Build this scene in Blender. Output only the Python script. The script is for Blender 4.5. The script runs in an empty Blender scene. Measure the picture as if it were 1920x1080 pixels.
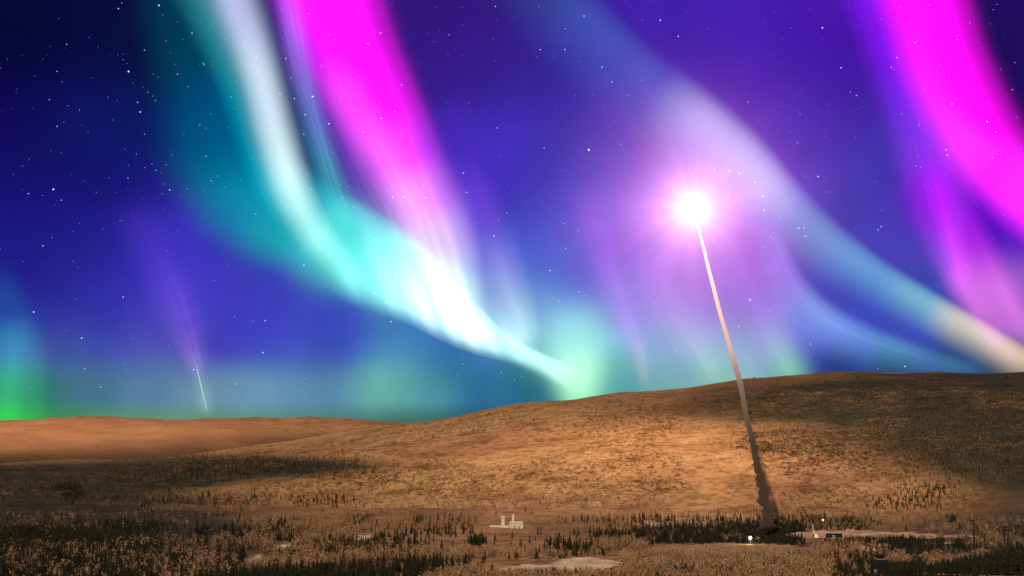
import bpy, math, random
import numpy as np
random.seed(7)
rng = np.random.default_rng(11)
scn = bpy.context.scene
COL = scn.collection
R = math.radians

# ------------------------------------------------------------------ camera
F = 2638.0                       # focal length in pixels of the 1920 wide photo
PITCH = math.atan(340 / F)       # the level line lies at y = 880
cam = bpy.data.cameras.new('camera')
camo = bpy.data.objects.new('camera', cam)
COL.objects.link(camo)
cam.sensor_width = 36.0
cam.lens = 36.0 * F / 1920.0
cam.clip_start = 1.0
cam.clip_end = 200000.0
camo.location = (0, 0, 0)
camo.rotation_euler = (math.pi / 2 + PITCH, 0, 0)
scn.camera = camo

def pdir(px, py):
    """unit direction seen at a pixel of the photo"""
    x = (px - 960) / F
    v = (540 - py) / F
    y = math.cos(PITCH) - v * math.sin(PITCH)
    z = math.sin(PITCH) + v * math.cos(PITCH)
    n = math.sqrt(x * x + y * y + z * z)
    return x / n, y / n, z / n

def azel(px, py):
    x, y, z = pdir(px, py)
    return math.atan2(x, y), math.asin(z)

def pt(px, py, r):
    """point at horizontal distance r in the direction of the pixel"""
    x, y, z = pdir(px, py)
    h = math.hypot(x, y)
    return (x / h * r, y / h * r, z / h * r)

def lin(c):
    return tuple(((v / 255) / 12.92 if v / 255 <= 0.04045 else ((v / 255 + 0.055) / 1.055) ** 2.4) for v in c)

# ------------------------------------------------------------------ world: night sky, a field of colour over azimuth and elevation
SKY = [
 # x, y, (r,g,b), sigma px
 (20, 30, (6, 8, 50), 110), (200, 60, (8, 12, 60), 100), (60, 260, (18, 10, 90), 120), (190, 260, (8, 30, 105), 70), (170, 420, (28, 20, 130), 110),
 (20, 480, (28, 25, 130), 100), (170, 590, (54, 56, 185), 110), (330, 500, (63, 49, 185), 80), (330, 620, (93, 74, 205), 60),
 (440, 610, (58, 59, 185), 80), (560, 640, (63, 69, 190), 80), (640, 620, (56, 74, 190), 60), (760, 650, (58, 114, 185), 60),
 (400, 230, (0, 40, 95), 80), (340, 90, (0, 25, 60), 70),
 (430, 300, (0, 74, 120), 60), (500, 420, (15, 114, 140), 45), (620, 500, (68, 154, 165), 40), (720, 540, (88, 164, 175), 40), (430, 400, (10, 84, 140), 40),
 (880, 690, (53, 119, 175), 60), (980, 720, (43, 119, 130), 45), (120, 690, (78, 109, 160), 60), (300, 700, (93, 119, 180), 60),
 (60, 775, (58, 164, 85), 45), (200, 770, (83, 154, 125), 50), (330, 770, (118, 174, 150), 50), (470, 755, (108, 164, 165), 50),
 (600, 760, (93, 154, 140), 50), (730, 720, (103, 184, 160), 55), (560, 705, (83, 119, 190), 45),
 (900, 60, (53, 24, 130), 110), (1000, 200, (58, 42, 165), 110), (930, 290, (73, 42, 190), 70), (1040, 360, (60, 62, 185), 90),
 (1040, 500, (73, 99, 205), 70), (1010, 590, (123, 174, 215), 50), (940, 600, (118, 154, 215), 40), (1040, 650, (143, 214, 205), 40), (1100, 640, (133, 204, 215), 50), (1090, 700, (138, 229, 180), 40), (1160, 710, (88, 159, 165), 40),
 (1180, 560, (138, 132, 225), 50), (1260, 640, (140, 182, 218), 50), (1260, 710, (106, 166, 160), 38), (1360, 660, (158, 202, 222), 45), (1350, 705, (123, 184, 145), 30),
 (1440, 650, (148, 179, 215), 40), (1470, 695, (108, 174, 145), 30), (1410, 590, (143, 114, 220), 50), (1300, 560, (173, 134, 235), 60),
 (1300, 420, (128, 84, 205), 120), (1150, 420, (118, 89, 205), 70), (1170, 290, (83, 64, 185), 70), (1260, 250, (108, 84, 190), 50),
 (1250, 60, (63, 32, 165), 110), (1450, 100, (70, 24, 165), 110), (1520, 250, (73, 44, 180), 90), (1600, 380, (68, 62, 185), 80),
 (1560, 100, (68, 19, 165), 60), (1900, 60, (33, 14, 95), 60), (1650, 450, (80, 69, 190), 50), (1720, 380, (88, 24, 185), 40),
 (1580, 560, (63, 74, 190), 60), (1530, 620, (78, 84, 200), 40), (1560, 690, (33, 59, 115), 35), (1700, 610, (60, 76, 180), 50),
 (1800, 660, (46, 79, 130), 40), (1680, 690, (33, 69, 105), 30), (1890, 695, (53, 74, 80), 30), (1900, 440, (83, 14, 190), 45),
 (1900, 540, (158, 94, 200), 45),
]
w = bpy.data.worlds.new('World')
scn.world = w
w.use_nodes = True
nt = w.node_tree
nt.nodes.clear()
N, L = nt.nodes, nt.links
def mnode(op, a, b=None):
    n = N.new('ShaderNodeMath'); n.operation = op
    for i, v in enumerate((a, b)):
        if v is None: continue
        if isinstance(v, (int, float)): n.inputs[i].default_value = v
        else: L.new(v, n.inputs[i])
    return n.outputs[0]
tc = N.new('ShaderNodeTexCoord')
nrm = N.new('ShaderNodeVectorMath'); nrm.operation = 'NORMALIZE'
L.new(tc.outputs['Generated'], nrm.inputs[0])
sep = N.new('ShaderNodeSeparateXYZ'); L.new(nrm.outputs[0], sep.inputs[0])
az = mnode('ARCTAN2', sep.outputs[0], sep.outputs[1])
el = mnode('ARCSINE', sep.outputs[2])
el = mnode('MAXIMUM', el, -0.02)
cmb = N.new('ShaderNodeCombineXYZ'); L.new(az, cmb.inputs[0]); L.new(el, cmb.inputs[1])
AE = cmb.outputs[0]
accw, accc = 2e-4, None
base = lin((18, 16, 80))
cv = N.new('ShaderNodeCombineXYZ')
for i in range(3): cv.inputs[i].default_value = base[i] * 2e-4
accc = cv.outputs[0]
for (px, py, c, sg) in SKY:
    a, e = azel(px, py)
    d = N.new('ShaderNodeVectorMath'); d.operation = 'DISTANCE'
    L.new(AE, d.inputs[0]); d.inputs[1].default_value = (a, e, 0)
    d2 = mnode('MULTIPLY', d.outputs['Value'], d.outputs['Value'])
    wv = mnode('EXPONENT', mnode('MULTIPLY', d2, -0.5 / (sg * 0.85 / F) ** 2))
    accw = mnode('ADD', wv, accw)
    lc = lin(c)
    ma = N.new('ShaderNodeVectorMath'); ma.operation = 'MULTIPLY_ADD'
    ma.inputs[0].default_value = lc
    L.new(wv, ma.inputs[1]); L.new(accc, ma.inputs[2])
    accc = ma.outputs[0]
dv = N.new('ShaderNodeVectorMath'); dv.operation = 'DIVIDE'
L.new(accc, dv.inputs[0]); L.new(accw, dv.inputs[1])
# green-grey band of airglow hugging the horizon: two rows of colour over azimuth
def hrow(cols):
    a0, a1 = azel(0, 750)[0], azel(1080, 750)[0]
    mm = N.new('ShaderNodeMapRange'); mm.inputs[1].default_value = a0; mm.inputs[2].default_value = a1; L.new(az, mm.inputs[0])
    rr = N.new('ShaderNodeValToRGB'); e = rr.color_ramp.elements; rr.color_ramp.interpolation = 'EASE'
    while len(e) < len(cols): e.new(.5)
    for q, (x_, c) in enumerate(cols): e[q].position = x_ / 1080; e[q].color = (*lin(c), 1)
    L.new(mm.outputs[0], rr.inputs[0]); return rr.outputs[0]
def efac(y0, y1, k):
    mm = N.new('ShaderNodeMapRange'); mm.interpolation_type = 'SMOOTHSTEP'; mm.inputs[1].default_value = azel(600, y0)[1]; mm.inputs[2].default_value = azel(600, y1)[1]; mm.inputs[4].default_value = k
    L.new(el, mm.inputs[0]); return mm.outputs[0]
def side():
    mm = N.new('ShaderNodeMapRange'); mm.interpolation_type = 'SMOOTHSTEP'; mm.inputs[1].default_value = azel(1120, 700)[0]; mm.inputs[2].default_value = azel(960, 700)[0]
    L.new(az, mm.inputs[0]); return mm.outputs[0]
def wmix(f, A_, B_):
    n = N.new('ShaderNodeMix'); n.data_type = 'RGBA'; L.new(f, n.inputs[0]); L.new(A_, n.inputs[6]); L.new(B_, n.inputs[7]); return n.outputs[2]
skyc = dv.outputs[0]
sd_ = side()
skyc = wmix(mnode('MULTIPLY', efac(660, 745, .9), sd_), skyc, hrow([(60, (52, 125, 110)), (160, (72, 118, 145)), (270, (88, 128, 165)), (370, (112, 150, 172)), (480, (100, 146, 175)), (600, (88, 138, 172)), (700, (102, 170, 162)), (800, (78, 150, 160)), (900, (48, 110, 152)), (1000, (38, 105, 128))]))
skyc = wmix(mnode('MULTIPLY', efac(745, 792, .9), sd_), skyc, hrow([(60, (60, 150, 75)), (180, (82, 145, 98)), (300, (95, 146, 110)), (420, (92, 142, 118)), (540, (82, 130, 112)), (660, (70, 118, 106)), (760, (58, 108, 98)), (860, (48, 98, 98)), (960, (38, 90, 90)), (1060, (38, 92, 85))]))
# faint mottling of the airglow
nz = N.new('ShaderNodeTexNoise'); nz.inputs['Scale'].default_value = 14; nz.inputs['Detail'].default_value = 3
L.new(nrm.outputs[0], nz.inputs['Vector'])
mr = N.new('ShaderNodeMapRange'); mr.inputs[1].default_value = .3; mr.inputs[2].default_value = .7
mr.inputs[3].default_value = .85; mr.inputs[4].default_value = 1.15
L.new(nz.outputs[0], mr.inputs[0])
sc_ = N.new('ShaderNodeVectorMath'); sc_.operation = 'SCALE'
L.new(skyc, sc_.inputs[0]); L.new(mr.outputs[0], sc_.inputs['Scale'])
bg = N.new('ShaderNodeBackground'); bg.inputs['Strength'].default_value = 1.0
L.new(sc_.outputs[0], bg.inputs['Color'])
wo = N.new('ShaderNodeOutputWorld'); L.new(bg.outputs[0], wo.inputs['Surface'])

# ------------------------------------------------------------------ sun (low, warm, from behind and left of the camera)
sd = bpy.data.lights.new('sun', 'SUN'); sd.energy = 3.7; sd.angle = R(0.6); sd.color = (1.0, 0.82, 0.58)
so = bpy.data.objects.new('sun', sd); COL.objects.link(so)
so.rotation_euler = (R(56), 0, R(-20))

scn.view_settings.view_transform = 'Standard'
scn.view_settings.look = 'None'
scn.view_settings.exposure = 0.0
scn.view_settings.gamma = 1.0
scn.cycles.transparent_max_bounces = 48
scn.cycles.volume_bounces = 5
scn.cycles.max_bounces = 6
scn.cycles.diffuse_bounces = 2
scn.cycles.use_denoising = True

# ------------------------------------------------------------------ helpers
def tag(o, label=None, cat=None, group=None, kind=None):
    if label: o['label'] = label
    if cat: o['category'] = cat
    if group: o['group'] = group
    if kind: o['kind'] = kind
    return o

def link(o, parent=None):
    COL.objects.link(o)
    if parent is not None: o.parent = parent
    return o

def empty(name, loc, label, cat, group=None, rz=0):
    o = bpy.data.objects.new(name, None)
    o.empty_display_size = 1
    o.location = loc; o.rotation_euler = (0, 0, rz)
    COL.objects.link(o)
    return tag(o, label, cat, group)

def mesh_np(name, V, Fc, mats, mi=None, smooth=False, uv=None):
    """Fc: (n,k) int array of faces of one size"""
    V = np.asarray(V, dtype=np.float32); Fc = np.asarray(Fc, dtype=np.int32)
    me = bpy.data.meshes.new(name)
    n, k = Fc.shape
    me.vertices.add(len(V)); me.vertices.foreach_set('co', V.ravel())
    me.loops.add(n * k); me.loops.foreach_set('vertex_index', Fc.ravel())
    me.polygons.add(n)
    me.polygons.foreach_set('loop_start', np.arange(0, n * k, k, dtype=np.int32))
    me.polygons.foreach_set('loop_total', np.full(n, k, dtype=np.int32))
    for m in (mats if isinstance(mats, (list, tuple)) else [mats]): me.materials.append(m)
    if mi is not None: me.polygons.foreach_set('material_index', np.asarray(mi, dtype=np.int32))
    me.update(calc_edges=True)
    if smooth: me.polygons.foreach_set('use_smooth', np.ones(n, dtype=bool))
    if uv is not None:
        ul = me.uv_layers.new(name='UVMap')
        ul.data.foreach_set('uv', np.asarray(uv, dtype=np.float32)[Fc.ravel()].ravel())
    me.validate()
    return me

def obj(name, me, parent=None):
    return link(bpy.data.objects.new(name, me), parent)

class MB:
    """collects boxes, tubes and prisms, one mesh"""
    def __init__(s): s.v = []; s.f = []
    def add(s, v, f):
        o = len(s.v); s.v += [tuple(p) for p in v]; s.f += [tuple(i + o for i in q) for q in f]
    def box(s, x0, x1, y0, y1, z0, z1):
        v = [(x0,y0,z0),(x1,y0,z0),(x1,y1,z0),(x0,y1,z0),(x0,y0,z1),(x1,y0,z1),(x1,y1,z1),(x0,y1,z1)]
        s.add(v, [(0,3,2,1),(4,5,6,7),(0,1,5,4),(1,2,6,5),(2,3,7,6),(3,0,4,7)])
    def gable(s, x0, x1, y0, y1, z0, z1, ov=.4, th=.25):
        """pitched roof, ridge along x"""
        ym = (y0 + y1) / 2; x0 -= ov; x1 += ov; y0 -= ov; y1 += ov
        for ya in (y0, y1):
            v = [(x0,ya,z0),(x1,ya,z0),(x1,ym,z1),(x0,ym,z1),(x0,ya,z0+th),(x1,ya,z0+th),(x1,ym,z1+th),(x0,ym,z1+th)]
            s.add(v, [(0,1,2,3),(4,7,6,5),(0,4,5,1),(1,5,6,2),(2,6,7,3),(3,7,4,0)])
    def tube(s, p, q, r0, r1=None, n=7):
        r1 = r0 if r1 is None else r1
        p = np.array(p, float); q = np.array(q, float); d = q - p; d /= np.linalg.norm(d)
        a = np.cross(d, (0, 0, 1)) if abs(d[2]) < .9 else np.cross(d, (1, 0, 0)); a /= np.linalg.norm(a); b = np.cross(d, a)
        v = []
        for c, r in ((p, r0), (q, r1)):
            for i in range(n):
                t = 2 * math.pi * i / n; v.append(c + r * (a * math.cos(t) + b * math.sin(t)))
        f = [(i, (i + 1) % n, n + (i + 1) % n, n + i) for i in range(n)] + [tuple(range(n))[::-1], tuple(range(n, 2 * n))]
        s.add(v, f)
    def ball(s, c, r, nu=12, nv=8, sq=(1, 1, 1)):
        v = [(c[0], c[1], c[2] - r * sq[2])]
        for j in range(1, nv):
            t = -math.pi / 2 + math.pi * j / nv
            for i in range(nu):
                p = 2 * math.pi * i / nu
                v.append((c[0] + r * sq[0] * math.cos(t) * math.cos(p), c[1] + r * sq[1] * math.cos(t) * math.sin(p), c[2] + r * sq[2] * math.sin(t)))
        v.append((c[0], c[1], c[2] + r * sq[2])); e = len(v) - 1
        f = [(0, 1 + (i + 1) % nu, 1 + i) for i in range(nu)]
        for j in range(nv - 2):
            for i in range(nu):
                a = 1 + j * nu + i; b = 1 + j * nu + (i + 1) % nu
                f.append((a, b, b + nu, a + nu))
        f += [(e, 1 + (nv - 2) * nu + i, 1 + (nv - 2) * nu + (i + 1) % nu) for i in range(nu)]
        s.add(v, f)
    def build(s, name, mat, parent=None, smooth=False):
        me = bpy.data.meshes.new(name); me.from_pydata(s.v, [], s.f); me.materials.append(mat)
        if smooth:
            for p in me.polygons: p.use_smooth = True
        me.update()
        return obj(name, me, parent)

# ------------------------------------------------------------------ materials
def mat(name):
    m = bpy.data.materials.new(name); m.use_nodes = True
    return m, m.node_tree, m.node_tree.nodes['Principled BSDF']

def noisy(name, cols, scale, detail=4, rough=.95, spec=.03, stretch=(1, 1, 1), rough_n=.6, bump=0, bscale=None):
    """diffuse surface whose colour wanders over a ramp with a noise in object space"""
    m, t, p = mat(name)
    c = t.nodes.new('ShaderNodeTexCoord'); mp = t.nodes.new('ShaderNodeMapping'); mp.inputs['Scale'].default_value = stretch
    t.links.new(c.outputs['Object'], mp.inputs[0])
    n = t.nodes.new('ShaderNodeTexNoise'); n.inputs['Scale'].default_value = scale; n.inputs['Detail'].default_value = detail; n.inputs['Roughness'].default_value = rough_n
    t.links.new(mp.outputs[0], n.inputs['Vector'])
    r = t.nodes.new('ShaderNodeValToRGB'); e = r.color_ramp.elements
    while len(e) < len(cols): e.new(.5)
    for i, (pos, cc) in enumerate(cols): e[i].position = pos; e[i].color = (*cc, 1)
    t.links.new(n.outputs[0], r.inputs[0]); t.links.new(r.outputs[0], p.inputs['Base Color'])
    p.inputs['Roughness'].default_value = rough; p.inputs['Specular IOR Level'].default_value = spec
    if bump:
        b = t.nodes.new('ShaderNodeBump'); b.inputs['Strength'].default_value = bump; b.inputs['Distance'].default_value = 1
        t.links.new(n.outputs[0], b.inputs['Height']); t.links.new(b.outputs[0], p.inputs['Normal'])
    return m

def emis(name, c, s):
    m = bpy.data.materials.new(name); m.use_nodes = True; t = m.node_tree; t.nodes.clear()
    e = t.nodes.new('ShaderNodeEmission'); e.inputs[0].default_value = (*c, 1); e.inputs[1].default_value = s
    o = t.nodes.new('ShaderNodeOutputMaterial'); t.links.new(e.outputs[0], o.inputs[0])
    return m

M_SPRUCE = noisy('spruce_needles', [(.3, (.007, .011, .008)), (.7, (.034, .032, .017))], .08)
M_BARK = noisy('bark', [(.3, (.05, .035, .025)), (.7, (.12, .09, .06))], .3)
M_TWIG = noisy('bare_twigs', [(.30, (.14, .082, .045)), (.52, (.30, .18, .10)), (.75, (.45, .29, .165))], .045, 5)
M_PALE = noisy('pale_birch_bark', [(.3, (.55, .42, .28)), (.7, (.75, .62, .45))], .1)
M_BRUSH = noisy('hill_brush', [(.3, (.06, .048, .026)), (.55, (.15, .092, .05)), (.75, (.28, .18, .10))], .02, 6)
M_SNOW = noisy('trodden_snow', [(.34, (.26, .17, .10)), (.46, (.55, .41, .28)), (.7, (.76, .60, .44))], .07, 7, stretch=(1, .5, 1), bump=.4)
M_PADG = noisy('packed_gravel', [(.3, (.26, .16, .10)), (.5, (.45, .29, .19)), (.7, (.62, .42, .28))], .05, 7, stretch=(1, .4, 1))
M_WHITE = noisy('white_siding', [(.3, (.50, .43, .33)), (.7, (.68, .60, .47))], .35)
M_DARK = noisy('dark_siding', [(.3, (.008, .009, .012)), (.7, (.018, .018, .024))], .5)
M_ROOF = noisy('roof_metal', [(.3, (.30, .22, .16)), (.7, (.42, .32, .24))], .5)
M_STEEL = noisy('weathered_steel', [(.3, (.10, .09, .08)), (.7, (.2, .18, .16))], .6, rough=.6, spec=.4)
M_POLE = noisy('dark_wood_pole', [(.3, (.015, .012, .01)), (.7, (.05, .035, .028))], .5)
M_GLASS = noisy('dark_glass', [(.3, (.02, .02, .03)), (.7, (.04, .04, .05))], .5, rough=.15, spec=.5)

# ------------------------------------------------------------------ terrain
def tabfun(tab):
    a = np.array([math.atan2(*azel_xy(p)) for p, _ in tab]); v = np.array([q for _, q in tab])
    return lambda az_: np.interp(az_, a, v)
def azel_xy(p):
    x, y, z = pdir(p, 880); return (x, y)
def tanel(py):       # tangent of elevation of a pixel row on the centre line
    return (880 - py) / F
CREST = tabfun([(-1500, 60 / F), (-600, -4 / F), (0, 4 / F), (200, 14 / F), (330, 24 / F), (500, 49 / F), (700, 79 / F), (900, 103 / F), (1060, 124 / F), (1150, 138 / F),
                (1280, 146 / F), (1400, 159 / F), (1480, 163 / F), (1600, 165 / F), (1750, 168 / F), (1920, 169 / F), (2300, 168 / F), (3000, 110 / F)])
RCREST = tabfun([(-600, 3000), (200, 3000), (500, 3300), (1100, 4000), (1500, 4500), (3000, 4700)])
RBASE = tabfun([(-600, 2500), (200, 2400), (500, 2250), (1100, 1900), (1500, 1800), (3000, 1700)])
FARC = tabfun([(-2500, 60 / F), (-300, 74 / F), (0, 83 / F), (150, 87 / F), (300, 91 / F), (450, 93 / F), (600, 92 / F), (760, 89 / F), (1000, 80 / F), (1500, 60 / F), (4000, 50 / F)])
KN = rng.normal(size=(26, 2)); KN /= np.linalg.norm(KN, axis=1)[:, None]
KL = np.geomspace(1400, 90, 26); KP = rng.uniform(0, 6.28, 26)
def wob(x, y, lo=0, hi=26):
    s = 0
    for i in range(lo, hi):
        s = s + (KL[i] / 1400) * np.sin((x * KN[i, 0] + y * KN[i, 1]) * 6.283 / KL[i] + KP[i])
    return s
def sm(t):
    t = np.clip(t, 0, 1); return t * t * (3 - 2 * t)
def H(x, y):
    x = np.asarray(x, float); y = np.asarray(y, float)
    r = np.hypot(x, y) + 1e-6; a = np.arctan2(x, y)
    t = np.clip(r / 600, 0, 1)
    z = -2 - 58 * (1 - (1 - t) ** 2)
    front = sm((1.35 - np.abs(a)) / .3)
    # spur in the near right corner
    sp = sm((a - .200) / .060) * sm((r - 200) / 110) * sm((720 - r) / 220) * sm((1.0 - a) / .3)
    z = z * (1 - sp) + (-23.5 - (r - 320) * .055) * sp
    # long near hill
    rc = RCREST(a); rb = RBASE(a); hc = CREST(a) * rc
    s = np.clip((r - rb) / (rc - rb), 0, 1)
    prof = 1 - (1 - s) ** 1.55
    prof = prof * sm(s / .22) ** .5
    hill = z + (hc - z) * prof
    down = sm((r - rc) / 1900)
    hill = hill * (1 - down) + (-55) * down
    # far hill
    rf = 9500.0
    fs = sm((r - 6300) / (rf - 6300))
    hill = hill + (FARC(a) * rf - hill) * fs * (r > 6000)
    hill = hill - 500 * sm((r - rf) / 9000)
    z = z + (hill - z) * front
    # low tan knoll at the far left
    kx, ky, _ = pt(-60, 900, 2300)
    z = z + 26 * np.exp(-(((x - kx) / 330) ** 2 + ((y - ky) / 260) ** 2))
    und = sm((r - 500) / 900)
    z = z + wob(x, y) * 2.2 * und * (1 + 1.4 * sm((r - 2300) / 1000)) * (1 - .75 * sm((s - .8) / .2) * (r < 5200))
    return z

def ground_at(px, py):
    """first point of the ground seen at pixels (arrays)"""
    px = np.atleast_1d(np.asarray(px, float)); py = np.atleast_1d(np.asarray(py, float))
    x = (px - 960) / F; v = (540 - py) / F
    y = math.cos(PITCH) - v * math.sin(PITCH); z = math.sin(PITCH) + v * math.cos(PITCH)
    h = np.hypot(x, y); dx, dy, te = x / h, y / h, z / h
    rs = np.geomspace(150, 11000, 900)
    out_r = np.full(len(px), np.nan)
    for k in range(0, len(px), 2000):
        sl = slice(k, k + 2000)
        g = H(dx[sl, None] * rs[None], dy[sl, None] * rs[None]) - te[sl, None] * rs[None]
        hit = g >= 0
        i = np.argmax(hit, axis=1); ok = hit.any(axis=1) & (i > 0)
        ii = np.where(ok, i, 1); q = np.arange(len(ii))
        g0 = g[q, ii - 1]; g1 = g[q, ii]
        rr = rs[ii - 1] + (rs[ii] - rs[ii - 1]) * (-g0 / (g1 - g0 + 1e-9))
        out_r[sl] = np.where(ok, rr, np.nan)
    X = dx * out_r; Y = dy * out_r
    return X, Y, H(np.nan_to_num(X), np.nan_to_num(Y)), out_r

def to_px(x, y, z):
    c, s = math.cos(PITCH), math.sin(PITCH)
    d = y * c + z * s; u = -y * s + z * c
    return 960 + F * x / d, 540 - F * u / d

def build_ground():
    a1 = np.linspace(-.42, .42, 660)
    a0 = np.linspace(-math.pi, -.42, 120)[:-1]; a2 = np.linspace(.42, math.pi, 120)[1:]
    A = np.concatenate([a0, a1, a2])
    rr = np.concatenate([[3, 20, 45], np.geomspace(70, 5200, 420), np.geomspace(5300, 20000, 90), [40000, 60000]])
    AA, RR = np.meshgrid(A, rr)
    X, Y = RR * np.sin(AA), RR * np.cos(AA); Z = H(X, Y)
    Z[-2:] = -1500
    V = np.stack([X, Y, Z], -1).reshape(-1, 3)
    nA = len(A); nr = len(rr)
    j, i = np.meshgrid(np.arange(nr - 1), np.arange(nA - 1), indexing='ij')
    a = (j * nA + i).ravel()
    Fc = np.stack([a, a + nA, a + nA + 1, a + 1], 1)[:, ::-1]
    m, t, p = mat('valley_ground')
    nd, lk = t.nodes, t.links
    g = nd.new('ShaderNodeNewGeometry')
    def noise(scale, detail, rough=.6, stretch=None):
        n = nd.new('ShaderNodeTexNoise'); n.inputs['Scale'].default_value = scale; n.inputs['Detail'].default_value = detail; n.inputs['Roughness'].default_value = rough
        if stretch:
            mp = nd.new('ShaderNodeMapping'); mp.inputs['Scale'].default_value = stretch; lk.new(g.outputs['Position'], mp.inputs[0]); lk.new(mp.outputs[0], n.inputs['Vector'])
        else: lk.new(g.outputs['Position'], n.inputs['Vector'])
        return n.outputs[0]
    def ramp(f, cols):
        r = nd.new('ShaderNodeValToRGB'); e = r.color_ramp.elements
        while len(e) < len(cols): e.new(.5)
        for k, (pos, cc) in enumerate(cols): e[k].position = pos; e[k].color = (*cc, 1)
        lk.new(f, r.inputs[0]); return r.outputs[0]
    def mix(f, A_, B_, typ='MIX'):
        n = nd.new('ShaderNodeMix'); n.data_type = 'RGBA'; n.blend_type = typ
        if isinstance(f, (int, float)): n.inputs[0].default_value = f
        else: lk.new(f, n.inputs[0])
        lk.new(A_, n.inputs[6]); lk.new(B_, n.inputs[7]); return n.outputs[2]
    big = ramp(noise(.0016, 4), [(.32, (.30, .15, .075)), (.5, (.40, .225, .105)), (.68, (.46, .29, .13))])
    mid = ramp(noise(.012, 6, .7), [(.36, (.50, .40, .34)), (.52, (.95, .93, .9)), (.70, (1.15, 1.08, 1.0))])
    fine = ramp(noise(.085, 5, .75, (1, .55, 1)), [(.38, (.50, .46, .42)), (.52, (1, 1, 1)), (.7, (1.2, 1.15, 1.1))])
    c = mix(1.0, mix(1.0, big, mid, 'MULTIPLY'), fine, 'MULTIPLY')
    # green-brown scrub country on the upper right slopes and in the far left hollow, with painted corner shade in the same baked mask
    at = nd.new('ShaderNodeAttribute'); at.attribute_name = 'scrub_shade'
    sc = ramp(noise(.03, 6, .75), [(.35, (.016, .018, .011)), (.55, (.048, .038, .021)), (.75, (.11, .07, .037))])
    n2 = noise(.006, 6, .7)
    ad = nd.new('ShaderNodeMath'); ad.operation = 'ADD'; lk.new(at.outputs['Fac'], ad.inputs[0]); lk.new(n2, ad.inputs[1])
    mrn = nd.new('ShaderNodeMapRange'); mrn.inputs[1].default_value = .62; mrn.inputs[2].default_value = 1.22; lk.new(ad.outputs[0], mrn.inputs[0])
    c = mix(mrn.outputs[0], c, sc)
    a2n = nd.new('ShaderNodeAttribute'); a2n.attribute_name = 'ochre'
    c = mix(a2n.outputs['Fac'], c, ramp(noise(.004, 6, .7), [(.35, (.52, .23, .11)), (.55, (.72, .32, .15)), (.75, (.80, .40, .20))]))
    lk.new(c, p.inputs['Base Color']); p.inputs['Roughness'].default_value = .95; p.inputs['Specular IOR Level'].default_value = .1
    b = nd.new('ShaderNodeBump'); b.inputs['Strength'].default_value = .9; b.inputs['Distance'].default_value = 6
    lk.new(noise(.05, 6, .7), b.inputs['Height']); lk.new(b.outputs[0], p.inputs['Normal'])
    me = mesh_np('ground', V, Fc, m, smooth=True)
    # where scrub grows, plus shade painted into the lower corners
    PX, PY = to_px(X, np.maximum(Y, 1), Z)
    msk = np.zeros_like(X)
    def blob(cx, cy, sx, sy, k):
        return k * np.exp(-.5 * (((PX - cx) / sx) ** 2 + ((PY - cy) / sy) ** 2))
    msk += blob(1500, 752, 190, 26, .55) + blob(1780, 775, 240, 65, .95) + blob(1960, 850, 130, 110, 1.0) + blob(1150, 770, 170, 16, .25) + blob(500, 872, 160, 11, .8) + blob(200, 890, 240, 14, .8) + blob(60, 935, 300, 50, .75) + blob(100, 1060, 300, 60, .8)
    msk += (RR > 6000) * (blob(500, 834, 260, 15, 1.0) + blob(200, 872, 300, 16, .9))
    msk += (RR < 2400) * sm((PY - 945) / 40) * (.12 + .35 * sm((np.abs(PX - 1000) - 450) / 350)) + (RR < 2400) * blob(1340, 1003, 120, 10, 1.1)  # floor darkens away from the middle, a vignette put into the colour
    msk += ((RR < 800) & (RR > 325) & (PX > 1600)) * .8
    msk *= (Y > 0)
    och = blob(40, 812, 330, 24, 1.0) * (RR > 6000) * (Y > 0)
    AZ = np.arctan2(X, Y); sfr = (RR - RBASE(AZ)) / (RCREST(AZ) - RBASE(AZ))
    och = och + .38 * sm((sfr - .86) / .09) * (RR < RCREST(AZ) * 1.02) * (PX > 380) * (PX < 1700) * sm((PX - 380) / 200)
    at2 = me.attributes.new('ochre', 'FLOAT', 'POINT'); at2.data.foreach_set('value', och.ravel().astype(np.float32))
    atr = me.attributes.new('scrub_shade', 'FLOAT', 'POINT'); atr.data.foreach_set('value', msk.ravel().astype(np.float32))
    tag(obj('ground', me), 'wide tan valley floor rising into long bare brown hills', kind='structure')
build_ground()

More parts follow.
